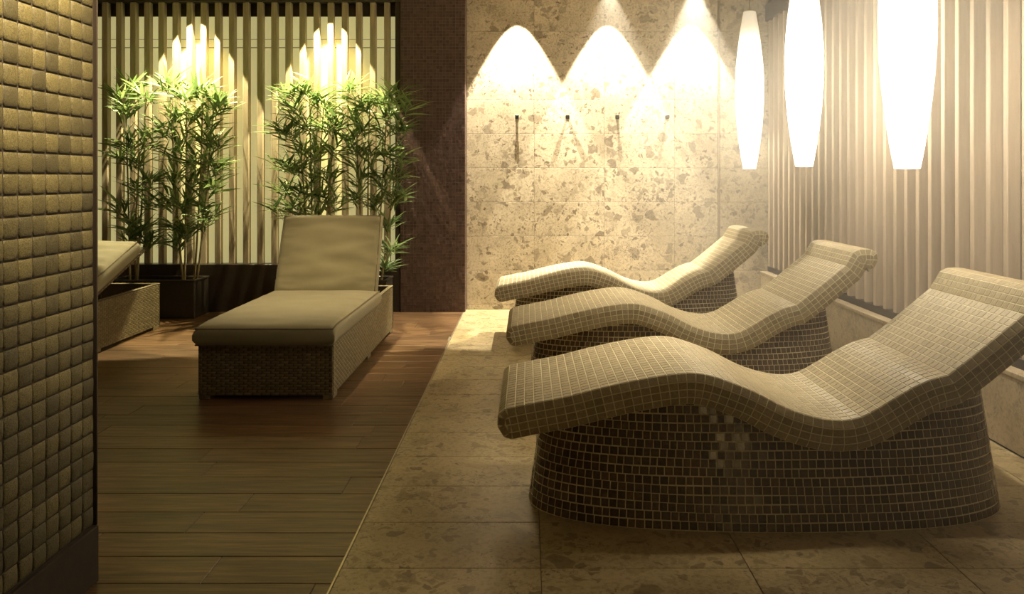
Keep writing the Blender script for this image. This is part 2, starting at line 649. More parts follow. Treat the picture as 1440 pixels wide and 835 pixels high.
# ------------------------------------------------------------------ added scatter volume, stands in for lens glare round the lamps
t = NT('glare_scatter')
for l_ in list(t.t.links):
    t.t.links.remove(l_)
vs_ = t.n('ShaderNodeVolumeScatter')
vs_.inputs['Color'].default_value = (1.0, 0.97, 0.92, 1)
tc = t.n('ShaderNodeTexCoord')
sx = t.n('ShaderNodeSeparateXYZ')
t.l(tc.outputs['Object'], sx.inputs[0])
mr = t.n('ShaderNodeMapRange', interpolation_type='SMOOTHSTEP')        # thins out away from the slatted side
mr.inputs['From Min'].default_value = 0.1
mr.inputs['From Max'].default_value = 2.0
mr.inputs['To Min'].default_value = 0.0
mr.inputs['To Max'].default_value = GLARE_DENSITY
t.l(sx.outputs[0], mr.inputs['Value'])
t.l(mr.outputs[0], vs_.inputs['Density'])
vs_.inputs['Anisotropy'].default_value = 0.25
t.l(vs_.outputs[0], t.t.nodes['Material Output'].inputs['Volume'])
mb = MB(); mb.box(0.05, XR - 0.04, 0.6, Y_STONE - 0.02, 0.02, CEIL - 0.02)
hz = mb.build('glare_volume', t.m)
hz['kind'] = 'stuff'
hz['label'] = 'added scatter volume standing in for lens glare round the glowing lamps'

# ------------------------------------------------------------------ dark mosaic pillar at the back
pil = struct('mosaic_pillar', lambda m: m.box(-1.066, -0.524, 6.513, Y_STONE, 0, CEIL), M['dark_grout'])
mb = MB()
p = 0.0271
for i in range(20):
    for j in range(101):
        x0, z0 = -1.066 + p * i, 0.003 + p * j
        mb.slab_piece((x0 + 0.0012 + random.uniform(-.0004, .0004), 6.513, z0 + 0.0012), (1, 0, 0), (0, 0, 1), (0, -1, 0), p - 0.0024, p - 0.0024, 0.003 + random.uniform(-.0005, .0005), 0.0012)
for i in range(5):
    for j in range(101):
        y0, z0 = 6.513 + p * i, 0.003 + p * j
        mb.slab_piece((-0.524, y0 + 0.0012, z0 + 0.0012), (0, 1, 0), (0, 0, 1), (1, 0, 0), p - 0.0024, p - 0.0024, 0.002, 0.001)
mb.build('mosaic_tile', M['dark_mosaic'], pil, kind='stuff')

# ------------------------------------------------------------------ near tiled pillar on the left
PXF, PYE = -1.2, 2.165
npil = struct('tiled_pillar', lambda m: (m.box(-1.9, PXF - 0.010, 0.75, PYE, 0.158, CEIL), m.box(-1.9, PXF + 0.004, 0.75, PYE + 0.004, 0, 0.158, 0.003)), M['pillar_joint'])
mb = MB()
N = 5
g = []
for a in range(N):
    for b in range(N):
        u, w = a / (N - 1), b / (N - 1)
        du, dw = abs(2 * u - 1), abs(2 * w - 1)
        g.append((u - 0.5, w - 0.5, 1.0 - 0.22 * du ** 4 - 0.22 * dw ** 4 - (0.25 if du == 1 or dw == 1 else 0)))
mb.add(g, [(a * N + b, a * N + N + b, a * N + N + b + 1, a * N + b + 1) for a in range(N - 1) for b in range(N - 1)])
edge = [(a * N) for a in range(N)] + [(N - 1) * N + b for b in range(1, N)] + [a * N + N - 1 for a in range(N - 2, -1, -1)] + [b for b in range(N - 2, 0, -1)]
vb = len(mb.v)
for e in edge:
    mb.v.append((g[e][0], g[e][1], -0.4))
for i in range(len(edge)):
    j = (i + 1) % len(edge)
    mb.f.append((edge[j], edge[i], vb + i, vb + j))
ptile = mb.mesh('tile', M['sandy_tile'], True)
random.seed(11)
pz, py = 0.0512, 0.0530
nrow = int((CEIL - 0.16) / pz)
for c_ in range(10):
    for r_ in range(nrow):
        yc = PYE - 0.004 - py * (c_ + 0.5)
        zc = 0.163 + pz * (r_ + 0.5)
        px_, py_ = 742 + PXF * F / (yc + .03), 250 - (zc - EYE) * F / yc
        if not (-25 < px_ and -45 < py_ < 870):
            continue
        o = bpy.data.objects.new('tile', ptile)
        R = Matrix(((0, 0, 1), (1, 0, 0), (0, 1, 0))).to_4x4()
        tilt = Matrix.Rotation(random.uniform(-.025, .025), 4, 'Z') @ Matrix.Rotation(random.uniform(-.035, .035), 4, 'Y')
        o.matrix_basis = Matrix.Translation((PXF - 0.010 + random.uniform(-.0008, .0008), yc + random.uniform(-.0006, .0006), zc)) @ tilt @ R @ Matrix.Diagonal((py - 0.0055 + random.uniform(-.001, .0005), pz - 0.0055, 0.0062, 1))
        link(o, npil)
mb = MB(); mb.box(-1.9, PXF + 0.0, PYE, PYE + 0.006, 0.158, CEIL, 0.001)
mb.build('edge_trim', M['rail_dark'], npil)

# ------------------------------------------------------------------ tiled loungers
TOP = [[(-.07, .393), (.02, .412), (.12, .431), (.21, .454), (.30, .475), (.38, .491), (.45, .502), (.51, .507), (.57, .501), (.64, .479), (.72, .447),
        (.80, .405), (.87, .378), (.94, .361), (1.0, .357), (1.06, .369), (1.13, .407), (1.20, .449), (1.27, .483), (1.332, .500)],
       [(1.332, .500), (1.40, .552), (1.48, .617), (1.572, .693)], [(1.572, .693), (1.592, .727), (1.612, .760)], [(1.612, .760), (1.645, .774), (1.70, .772)]]


def resample(pts, pitch):
    # Catmull-Rom through the points, then equal steps
    dense = []
    P = [Vector(p) for p in pts]
    for i in range(len(P) - 1):
        a = P[max(i - 1, 0)]; b = P[i]; c = P[i + 1]; d = P[min(i + 2, len(P) - 1)]
        for k in range(12):
            s = k / 12
            dense.append(0.5 * ((2 * b) + (c - a) * s + (2 * a - 5 * b + 4 * c - d) * s * s + (3 * b - a - 3 * c + d) * s ** 3))
    dense.append(P[-1])
    L = [0]
    for i in range(1, len(dense)):
        L.append(L[-1] + (dense[i] - dense[i - 1]).length)
    n = round(L[-1] / pitch)
    out, j = [], 0
    for i in range(n + 1):
        s = L[-1] * i / n
        while j < len(L) - 2 and L[j + 1] < s:
            j += 1
        f_ = (s - L[j]) / max(L[j + 1] - L[j], 1e-9)
        out.append(dense[j].lerp(dense[j + 1], f_))
    return out


UNIT = MB()
UNIT.quad_tile([Vector((-.5, -.5, 0)), Vector((.5, -.5, 0)), Vector((.5, .5, 0)), Vector((-.5, .5, 0))], Vector((0, 0, 1)), 0.0, 1.0, 0.035)
UNIT_SEAT = UNIT.mesh('seat_tile', M['seat_tile'])
UNIT_BASE = UNIT.mesh('base_tile', M['base_tile'])
GAP = 0.0017


def seen_size(q, n, off):
    """about how large a tile shows from the camera"""
    m = (q[0] + q[1] + q[2] + q[3]) * 0.25 + off
    d = Vector((0, 0, EYE)) - m
    px, py = 742 + m.x * F / m.y, 250 - (m.z - EYE) * F / m.y
    if not (-5 < px < 1445 and 0 < py < 840):
        return 0
    return max(0, n.dot(d.normalized())) * (q[1] - q[0]).length * (q[3] - q[0]).length / d.length_squared


def place_tiles(quads, unit, mat, name, rest_name, parent, off, single, h):
    order = list(range(len(quads)))
    singles = set()
    if single:
        order.sort(key=lambda i: -seen_size(quads[i][0], quads[i][1], off))
        singles = set(order[:single])
    rest = MB()
    for i, (q, n) in enumerate(quads):
        if i in singles:
            u = ((q[1] - q[0]) + (q[2] - q[3])) * 0.5
            v_ = ((q[3] - q[0]) + (q[2] - q[1])) * 0.5
            lu = u.length
            x_ = u / lu
            z_ = x_.cross(v_).normalized()
            y_ = z_.cross(x_)
            lv = abs(v_.dot(y_))
            c_ = (q[0] + q[1] + q[2] + q[3]) * 0.25
            R = Matrix((x_, y_, z_)).transposed().to_4x4()
            o = bpy.data.objects.new(name, unit)
            o.matrix_basis = Matrix.Translation(c_) @ R @ Matrix.Diagonal((lu - 2 * GAP, lv - 2 * GAP, h, 1))
            link(o, parent)
        else:
            rest.quad_tile(q, n, GAP, h, 0.0008)
    rest.build(rest_name, mat, parent, kind='stuff')


def tiled_lounger(label, loc, single):
    root = thing('tiled_lounger', label, 'lounger', loc, 'mosaic tiled loungers in a row')
    off = Vector(loc)
    rnd = random.Random(int(loc[1] * 100))
    wid, th, r, rz = 0.60, 0.098, 0.011, 0.025
    top = []
    for part in TOP:                           # runs between the creases
        top += resample(part, 0.0305)[(1 if top else 0):]
    nt = len(top)
    tan, nor = [], []
    for i in range(nt):
        t_ = (top[min(i + 1, nt - 1)] - top[max(i - 1, 0)]).normalized()
        tan.append(t_); nor.append(Vector((-t_.y, t_.x)))
    bot = [top[i] - nor[i] * th for i in range(nt)]
    t0, n0, t1, n1 = tan[0], nor[0], tan[-1], nor[-1]
    foot = [top[0] - t0 * .026 - n0 * .014, top[0] - t0 * .036 - n0 * .048, top[0] - t0 * .022 - n0 * .086]
    head = [top[-1] + t1 * .028 - n1 * .014, top[-1] + t1 * .036 - n1 * .050, top[-1] + t1 * .020 - n1 * .086]
    loop = top + head + list(reversed(bot)) + list(reversed(foot))          # closed, clockwise seen from -y
    n = len(loop)
    ins = []
    for i in range(n):
        t_ = (loop[(i + 1) % n] - loop[i - 1]).normalized()
        ins.append(loop[i] - Vector((-t_.y, t_.x)) * rz)
    # the trough bends inward: keep paired points
    def P(p, y_):
        return Vector((p.x, y_, p.y))
    rings = [(ins, 0.0), (loop, r), (loop, wid - r), (ins, wid)]
    mb = MB()
    vs = [P(p, y_) for (lp, y_) in rings for p in lp]
    fs = []
    for k in range(3):
        for i in range(n):
            j = (i + 1) % n
            fs.append((k * n + i, k * n + j, k * n + n + j, k * n + n + i))
    nb = nt + 3                                # first index of the reversed bottom
    def bi(i):
        return nb + (nt - 1 - i)
    for base, flip in ((0, False), (3 * n, True)):
        for i in range(nt - 1):
            q = (base + i, base + bi(i), base + bi(i + 1), base + i + 1)
            fs.append(tuple(reversed(q)) if flip else q)
        e1 = [base + nt - 1] + [base + bi(nt - 1)] + [base + nt + 2, base + nt + 1, base + nt]
        e2 = [base + 0, base + n - 1, base + n - 2, base + n - 3, base + bi(0)]
        fs.append(tuple(reversed(e1)) if flip else tuple(e1))
        fs.append(tuple(reversed(e2)) if flip else tuple(e2))
    mb.add(vs, fs)
    slab = mb.build('seat_shell', M['grout'], root)
    quads = []
    def Q(a, b, c, d, out):
        nn = (b - a).cross(d - a)
        if nn.length < 1e-9:
            return
        nn.normalize()
        if nn.dot(out) < 0:
            a, b, c, d = d, c, b, a
            nn = -nn
        quads.append(([a, b, c, d], nn))
    rows = 19
    for i in range(n):
        j = (i + 1) % n
        t_ = (loop[j] - loop[i]).normalized()
        no = Vector((-t_.y, 0, t_.x))
        if i < nb or i >= n - 4:
            # small offset of every strip, as in sheets of mosaic laid by hand
            for k in range(rows):
                ya, yb = r + (wid - 2 * r) * k / rows, r + (wid - 2 * r) * (k + 1) / rows
                Q(P(loop[i], ya), P(loop[j], ya), P(loop[j], yb), P(loop[i], yb), no)
        Q(P(loop[i], r), P(loop[j], r), P(ins[j], 0), P(ins[i], 0), no + Vector((0, -1, 0)))
        Q(P(loop[i], wid - r), P(loop[j], wid - r), P(ins[j], wid), P(ins[i], wid), no + Vector((0, 1, 0)))
    for y_, out in ((0.0, Vector((0, -1, 0))), (wid, Vector((0, 1, 0)))):
        for i in range(nt - 1):
            a, b = P(ins[i], y_), P(ins[i + 1], y_)
            d, c = P(ins[bi(i)], y_), P(ins[bi(i + 1)], y_)
            ma, mb_ = (a + d) * .5, (b + c) * .5
            Q(a, b, mb_, ma, out)
            Q(ma, mb_, c, d, out)
        for (ti, bi_, e) in ((0, bi(0), [n - 1, n - 2, n - 3]), (nt - 1, bi(nt - 1), [nt, nt + 1, nt + 2])):
            a, d = P(ins[ti], y_), P(ins[bi_], y_)
            m_ = (a + d) * .5
            x1, x2, x3 = [P(ins[k], y_) for k in e]
            Q(a, x1, x2, m_, out)
            Q(m_, x2, x3, d, out)
    place_tiles(quads, UNIT_SEAT, M['seat_tile'], 'seat_tile', 'seat_tiling', slab, off, single, 0.0014)

    # plinth under the seat: long oval, leaning inward
    bx = [p.x for p in bot]
    bz = [p.y for p in bot]
    def under(x_):
        if x_ <= bx[0]:
            return bz[0]
        for i in range(nt - 1):
            if bx[i] <= x_ <= bx[i + 1] and bx[i + 1] > bx[i]:
                return bz[i] + (bz[i + 1] - bz[i]) * (x_ - bx[i]) / (bx[i + 1] - bx[i])
        return bz[-1]
    cx, cy = 0.82, 0.30
    def plan(ang, z_):
        f_ = min(z_ / 0.42, 1.3)
        a, b = 0.815 - 0.06 * f_, 0.285 - 0.062 * f_
        c_, s_ = math.cos(ang), math.sin(ang)
        e = 2 / 2.5
        return Vector((cx + a * math.copysign(abs(c_) ** e, c_), cy + b * math.copysign(abs(s_) ** e, s_), z_))
    pitch = 0.0273
    # equal steps round the plan at ground level
    dense = [plan(2 * PI * k / 2000, 0.1) for k in range(2001)]
    L = [0]
    for k in range(2000):
        L.append(L[-1] + (dense[k + 1] - dense[k]).length)
    na = round(L[-1] / pitch)
    def ang_at(s):
        s = (s % 1.0) * L[-1]
        lo, hi = 0, 2000
        while hi - lo > 1:
            mid = (lo + hi) // 2
            if L[mid] <= s: lo = mid
            else: hi = mid
        return 2 * PI * (lo + (s - L[lo]) / max(L[lo + 1] - L[lo], 1e-9)) / 2000
    levels = [0.02 * i for i in range(31)]
    mb = MB()
    A = [ang_at(k / 160) for k in range(160)]
    vs = []
    for z_ in levels:
        for a in A:
            p_ = plan(a, z_)
            p_.z = min(z_, under(p_.x) + 0.03)
            vs.append(p_)
    fs = []
    for i in range(len(levels) - 1):
        for k in range(160):
            j = (k + 1) % 160
            fs.append((i * 160 + k, i * 160 + j, i * 160 + 160 + j, i * 160 + 160 + k))
    mb.add(vs, fs)
    base = mb.build('base', M['base_grout'], root, smooth=True)
    quads = []
    rows_ = int(0.62 / pitch)
    for rr in range(rows_):
        z0 = 0.001 + rr * pitch
        sh = rnd.uniform(0, 1)
        wob = [rnd.uniform(-.10, .10) for _ in range(na)]
        for k in range(na):
            s0, s1 = (k + sh + wob[k]) / na, (k + 1 + sh + wob[(k + 1) % na]) / na
            a0, a1 = ang_at(s0), ang_at(s1)
            dz = 0.0012 * math.sin(s0 * 40 + rr)
            a = plan(a0, z0 + dz); b = plan(a1, z0 + dz); c = plan(a1, z0 + pitch + dz); d = plan(a0, z0 + pitch + dz)
            m_ = (a + b + c + d) * .25
            if z0 + pitch * 0.5 > under(m_.x) + 0.008:
                continue
            nn = (b - a).cross(d - a).normalized()
            if nn.dot(Vector((m_.x - cx, (m_.y - cy) * 4, 0))) < 0:
                continue
            # hand-set: every tile tips a little its own way
            tu, tv = rnd.gauss(0, .00028), rnd.gauss(0, .0003)
            a2, b2, c2, d2 = a + nn * (tu + tv), b + nn * (-tu + tv), c + nn * (-tu - tv), d + nn * (tu - tv)
            quads.append(([a2, b2, c2, d2], (b2 - a2).cross(d2 - a2).normalized()))
    place_tiles(quads, UNIT_BASE, M['base_tile'], 'base_tile', 'base_tiling', base, off, single, 0.0016)
    return root


tiled_lounger('taupe mosaic tiled lounger in front of the others, nearest and largest of the three', (0.0, 2.45, 0.0), 300)
tiled_lounger('taupe mosaic tiled lounger between the other two, middle one of the row', (-0.01, 3.81, 0.0), 0)
tiled_lounger('mosaic tiled lounger closest to the stone wall, its seat brightly lit', (-0.125, 5.17, 0.0), 0)

# ------------------------------------------------------------------ pendants
def pendant(x, y, zb, ln, rm, label):
    root = thing('pendant_lamp', label, 'lamp', (x, y, zb), 'long opal pendant lamps')
    mb = MB()
    re_ = rm * 0.44
    prof = []
    for i in range(25):
        s = i / 24
        u = 2 * s - 1
        prof.append((re_ + (rm - re_) * math.cos(u * PI / 2) ** 0.92, ln * s))
    mb.lathe([(re_ * 0.86, 0.0)] + prof + [(re_ * 0.8, ln)], 40)
    mb.build('lamp_shade', M['opal'], root, True)
    mb = MB(); mb.lathe([(0.0, 0.012), (re_ * 0.9, 0.012), (re_ * 0.9, 0.006), (0.0, 0.006)], 32)
    mb.build('diffuser', M['opal'], root, True)
    mb = MB(); mb.lathe([(0.0, ln + 0.012), (re_ * 0.55, ln + 0.012), (re_ * 0.84, ln), (re_ * 0.84, ln - 0.02), (0, ln - 0.02)], 32)
    mb.build('top_cap', M['metal'], root, True)
    mb = MB(); mb.tube([(0, 0, ln), (0, 0, CEIL - zb - 0.02)], 0.003, 8); mb.build('cord', M['cord'], root)
    mb = MB(); mb.lathe([(0, CEIL - zb - 0.03), (0.045, CEIL - zb - 0.028), (0.05, CEIL - zb - 0.001), (0, CEIL - zb - 0.001)], 24)
    mb.build('ceiling_rose', M['metal'], root, True)


pendant(1.570, 5.5, 1.190, 1.107, 0.097, 'long tapered opal pendant lamp by the stone wall, smallest and shown whole')
pendant(1.512, 4.25, 1.187, 1.107, 0.101, 'long tapered opal pendant lamp hanging between the two others')
pendant(1.426, 2.92, 1.160, 1.107, 0.101, 'long tapered opal pendant lamp nearest the viewer, largest of three')

# ------------------------------------------------------------------ coat pegs
for (px, lab) in ((727, 'black square coat peg on stone wall, first from the mosaic pillar'), (798, 'black square coat peg on stone wall, second from the mosaic pillar'),
                  (868, 'black square coat peg on stone wall, third from the mosaic pillar'), (938, 'black square coat peg on stone wall, closest to the pendant lamps')):
    x = (px - 742) / F * Y_STONE
    root = thing('coat_peg', lab, 'peg', (x, Y_STONE, 1.645), 'coat pegs on the stone wall')
    mb = MB(); mb.box(-0.009, 0.009, -0.030, -0.002, -0.009, 0.009, 0.001); mb.build('shaft', M['black'], root)
    mb = MB(); mb.box(-0.015, 0.015, -0.044, -0.030, -0.015, 0.015, 0.002); mb.build('knob', M['black'], root)
    mb = MB(); mb.box(-0.016, 0.016, -0.004, 0.0, -0.016, 0.016, 0.001); mb.build('backplate', M['black'], root)

# ------------------------------------------------------------------ wicker sun loungers
def weave(mb, o, u, v, n, lu, lv, cu=0.046, cv=0.0132, h=0.0062):
    o, u, v, n = Vector(o), Vector(u), Vector(v), Vector(n)
    nr = int(lv / cv)
    nc = int(lu / cu)
    for r in range(nr):
        for c in range(-1, nc + 1):
            a0 = (c + 0.5 * (r % 2)) * cu
            a1 = a0 + cu * 0.96
            a0, a1 = max(a0, 0), min(a1, lu)
            if a1 - a0 < cu * 0.2:
                continue
            b0 = r * cv + 0.0004
            vs = []
            for (s, hh) in ((0, 0.0), (0.22, 0.85), (0.78, 0.85), (1, 0.0)):
                for (w, k) in ((0.02, 0.25), (0.5, 1.0), (0.98, 0.25)):
                    vs.append(o + u * (a0 + (a1 - a0) * s) + v * (b0 + cv * w) + n * (h * hh * k - 0.0005))
            mb.add(vs, [(i * 3 + j, i * 3 + 3 + j, i * 3 + 4 + j, i * 3 + 1 + j) for i in range(3) for j in range(2)])


def cushion_mesh(w, l, th, seed, droop=0.0, puff=0.02, wrinkle=0.004):
    """padded rectangle, x in +-w/2, y in 0..l, z 0..th with soft edges"""
    NX, NY = 34, 44
    mb = MB()
    r = th * 0.38
    def prof(s):           # rounds the last r of each border; returns (position, 0..1 height)
        return s
    us = [-1 + 2 * i / NX for i in range(NX + 1)]
    vs_ = [-1 + 2 * i / NY for i in range(NY + 1)]
    def warp(t_, half):    # concentrate samples near the edges
        return math.copysign(1 - (1 - abs(t_)) ** 1.6, t_)
    top, bot = [], []
    for j, b in enumerate(vs_):
        for i, a in enumerate(us):
            A, B = warp(a, w), warp(b, l)
            x_, y_ = A * w / 2, (B + 1) * l / 2
            ex, ey = (1 - abs(A)) * w / 2, (1 - abs(B)) * l / 2
            def sh(e):
                if e >= r: return 1.0
                return math.sqrt(max(0, 1 - (1 - e / r) ** 2))
            k = sh(ex) * sh(ey)
            pf = puff * (1 - A ** 4) * (1 - B ** 4)
            wr = wrinkle * noise.noise(Vector((x_ * 5 + seed, y_ * 14, seed * 3.1))) + wrinkle * 1.6 * noise.noise(Vector((x_ * 9, y_ * 40, seed))) * max(0, abs(A) - 0.45)
            zt = th - r + r * k + pf + wr * k
            zb = r - r * k
            dz = -droop * max(0, 1 - y_ / 0.16) ** 2
            top.append((x_, y_, zt + dz))
            bot.append((x_, y_, zb + dz * 1.1))
    n1 = NX + 1
    nn = len(top)
    fs = []
    for j in range(NY):
        for i in range(NX):
            q = (j * n1 + i, j * n1 + i + 1, (j + 1) * n1 + i + 1, (j + 1) * n1 + i)
            fs.append(q)
            fs.append(tuple(nn + t_ for t_ in reversed(q)))
    ring = [i for i in range(n1)] + [j * n1 + NX for j in range(1, NY + 1)] + [NY * n1 + i for i in range(NX - 1, -1, -1)] + [j * n1 for j in range(NY - 1, 0, -1)]
    for a in range(len(ring)):
        b = (a + 1) % len(ring)
        fs.append((ring[b], ring[a], nn + ring[a], nn + ring[b]))
    mb.add(top + bot, fs)
    # piping lines just in from the edge, on top and beneath
    pip = MB()
    for sign in (1, 0):
        pts = []
        m = 0.012
        for (x0, y0, x1, y1, k) in ((-w / 2, 0, w / 2, 0, 16), (w / 2, 0, w / 2, l, 26), (w / 2, l, -w / 2, l, 16), (-w / 2, l, -w / 2, 0, 26)):
            for i in range(k):
                s = i / k
                x_, y_ = x0 + (x1 - x0) * s, y0 + (y1 - y0) * s
                x_ = max(-w / 2 + m, min(w / 2 - m, x_)); y_ = max(m, min(l - m, y_))
                dz = -droop * max(0, 1 - y_ / 0.16) ** 2
                kk = math.sqrt(max(0, 1 - (1 - m / r) ** 2))
                pts.append((x_, y_, (th - r + r * kk if sign else r - r * kk) + dz))
        pip.tube(pts, 0.0042, 6, closed=True)
    return mb, pip


def wicker_lounger(label, x0, x1, y0, y1, back_deg, hinge, back_len, back_th=0.09, over=0.06):
    cx = (x0 + x1) / 2
    root = thing('wicker_lounger', label, 'lounger', (cx, y0, 0), 'wicker sun loungers')
    hw, ln, H = (x1 - x0) / 2, y1 - y0, 0.335
    fz = 0.022
    # open box: four walls
    mb = MB(); wv = MB()
    t_ = 0.03
    mb.box(-hw + .006, -hw + t_, 0.006, ln - 0.006, fz, H); mb.box(hw - t_, hw - .006, 0.006, ln - 0.006, fz, H)
    mb.box(-hw + .006, hw - .006, 0.006, t_, fz, H); mb.box(-hw + .006, hw - .006, ln - t_, ln - .006, fz, H)
    mb.box(-hw + t_, hw - t_, t_, hinge - 0.05, H - 0.10, H - 0.07)
    frame = mb.build('base_frame', M['wicker_core'], root)
    weave(wv, (hw - .006, 0, fz), (0, 1, 0), (0, 0, 1), (1, 0, 0), ln, H - fz)
    weave(wv, (-hw + .006, ln, fz), (0, -1, 0), (0, 0, 1), (-1, 0, 0), ln, H - fz)
    weave(wv, (-hw, .006, fz), (1, 0, 0), (0, 0, 1), (0, -1, 0), 2 * hw, H - fz)
    weave(wv, (hw, ln - .006, fz), (-1, 0, 0), (0, 0, 1), (0, 1, 0), 2 * hw, H - fz)
    weave(wv, (-hw, 0, H - .001), (0, 1, 0), (1, 0, 0), (0, 0, 1), ln, t_)
    weave(wv, (hw - t_, 0, H - .001), (0, 1, 0), (1, 0, 0), (0, 0, 1), ln, t_)
    weave(wv, (-hw, ln - t_, H - .001), (1, 0, 0), (0, 1, 0), (0, 0, 1), 2 * hw, t_)
    wv.build('wicker_weave', M['wicker'], frame, kind='stuff', smooth=True)
    mb = MB()
    for (sx, sy) in ((-1, 0), (1, 0), (-1, 1), (1, 1), (-1, 2), (1, 2)):
        mb = MB()
        fx = sx * (hw - 0.03)
        fy = (0.05, ln * 0.52, ln - 0.06)[sy]
        mb.box(fx - 0.027, fx + 0.027, fy - 0.045, fy + 0.045, 0.0, fz + 0.004, 0.003)
        mb.build('foot', M['wicker'], root)
    # seat cushion
    cb, pip = cushion_mesh(2 * hw + 0.03, hinge + 0.035, 0.105, 1.3 + x0, droop=0.012, puff=0.012, wrinkle=0.003)
    Mx = Matrix.Translation((0, -0.035, H - 0.055))
    me = cb.mesh('seat_cushion', M['canvas'], True)
    o = bpy.data.objects.new('seat_cushion', me); o.matrix_basis = Mx; link(o, root)
    me = pip.mesh('piping', M['piping'], True)
    o2 = bpy.data.objects.new('piping', me); link(o2, o)
    # reclining back: woven panel and its cushion
    R = Matrix.Translation((0, hinge, H - 0.045)) @ Matrix.Rotation(math.radians(back_deg), 4, 'X')
    mb = MB(); mb.box(-hw + 0.035, hw - 0.035, 0.02, back_len + over, -0.005, 0.017, 0.004)
    me = mb.mesh('back_panel', M['wicker_core'])
    pnl = bpy.data.objects.new('back_panel', me); pnl.matrix_basis = R; link(pnl, root)
    wv = MB()
    weave(wv, (hw - 0.037, 0.02, -0.004), (0, 1, 0), (0, 0, 1), (1, 0, 0), back_len + over - 0.02, 0.022)
    weave(wv, (-hw + 0.035, back_len + over, -0.004), (1, 0, 0), (0, 0, 1), (0, 1, 0), 2 * hw - 0.07, 0.022)
    weave(wv, (hw - 0.035, 0.02, -0.005), (-1, 0, 0), (0, 1, 0), (0, 0, -1), 2 * hw - 0.07, back_len + over - 0.02)
    wv.build('wicker_weave', M['wicker'], pnl, kind='stuff', smooth=True)
    cb, pip = cushion_mesh(2 * hw - 0.01, back_len, back_th, 4.7 + x0, puff=0.016, wrinkle=0.012)
    me = cb.mesh('back_cushion', M['canvas'], True)
    o = bpy.data.objects.new('back_cushion', me); o.matrix_basis = R @ Matrix.Translation((0, 0.035, 0.018)); link(o, root)
    me = pip.mesh('piping', M['piping'], True)
    o2 = bpy.data.objects.new('piping', me); link(o2, o)
    # prop strut holding the back up
    top_p = R @ Vector((0, back_len * 0.62, -0.005))
    mb = MB()
    for sx in (-1, 1):
        mb.tube([(sx * hw * 0.5, min(top_p.y + 0.10, ln - 0.08), H - 0.18), (sx * hw * 0.5, top_p.y, top_p.z)], 0.009, 8)
    mb.build('back_strut', M['rail_dark'], root)
    return root


wicker_lounger('wicker sun lounger with raised back and olive cushions, in the middle of the timber floor', -1.672, -0.985, 3.94, 5.70, 67, 1.22, 0.56)
wicker_lounger('wicker sun lounger with low back, partly hidden by the tiled pillar', -3.44, -2.755, 4.06, 5.83, 20, 0.78, 0.74, 0.125, 0.15)

# ------------------------------------------------------------------ planters and bamboo
def planter(label, x0, x1, y0, y1, h):
    root = thing('planter', label, 'planter', ((x0 + x1) / 2, (y0 + y1) / 2, 0), 'dark planter troughs')
    a, b = (x1 - x0) / 2, (y1 - y0) / 2
    mb = MB()
    t_ = 0.018
    mb.box(-a, a, -b, -b + t_, 0, h, 0.003); mb.box(-a, a, b - t_, b, 0, h, 0.003)
    mb.box(-a, -a + t_, -b + t_, b - t_, 0, h, 0.003); mb.box(a - t_, a, -b + t_, b - t_, 0, h, 0.003)
    mb.box(-a + t_, a - t_, -b + t_, b - t_, 0.01, 0.04)
    mb.build('trough', M['planter'], root)
    mb = MB()
    for (c0, c1, d0, d1) in ((-a - .006, a + .006, -b - .006, -b + .022), (-a - .006, a + .006, b - .022, b + .006), (-a - .006, -a + .022, -b + .022, b - .022), (a - .022, a + .006, -b + .022, b - .022)):
        mb.box(c0, c1, d0, d1, h, h + 0.012, 0.003)
    mb.build('rim', M['planter'], root)
    mb = MB()
    mb.box(-a + t_, a - t_, -b + t_, b - t_, h - 0.06, h - 0.03)
    rg = random.Random(5)
    for _ in range(420):
        gx, gy, s = rg.uniform(-a + .03, a - .03), rg.uniform(-b + .03, b - .03), rg.uniform(.007, .014)
        ph = rg.uniform(0, 6)
        vs = [(gx + s * math.cos(ph + k * PI / 2), gy + s * math.sin(ph + k * PI / 2), h - 0.03) for k in range(4)] + [(gx, gy, h - 0.03 + s * 1.1), ]
        mb.add(vs, [(0, 1, 4), (1, 2, 4), (2, 3, 4), (3, 0, 4)])
    mb.build('gravel', M['gravel'], root, kind='stuff')
    return root


planter('dark planter trough of gravel beside the wicker lounger with low back', -3.36, -2.67, 6.22, 6.505, 0.294)
planter('dark planter trough behind the raised lounger back, mostly hidden', -2.02, -1.13, 6.22, 6.505, 0.294)

# one leaf, 1 long, folded along the midrib and drooping to its tip
mb = MB()
st = [(0, .05, 0), (.14, .62, .012), (.34, 1.0, .010), (.60, .80, -.03), (.84, .38, -.085), (1.0, .02, -.14)]
for (y_, w_, z_) in st:
    mb.v += [(-.062 * w_, y_, z_ + .022 * w_), (0, y_, z_), (.062 * w_, y_, z_ + .022 * w_)]
for i in range(5):
    mb.f += [(i * 3, i * 3 + 1, i * 3 + 4, i * 3 + 3), (i * 3 + 1, i * 3 + 2, i * 3 + 5, i * 3 + 4)]
leaf_mb = mb
leaf_me = mb.mesh('leaf', M['leaf'], True)


def at(px, py, y_):
    return Vector(((px - 742) / F * y_, y_, EYE - (py - 250) / F * y_))


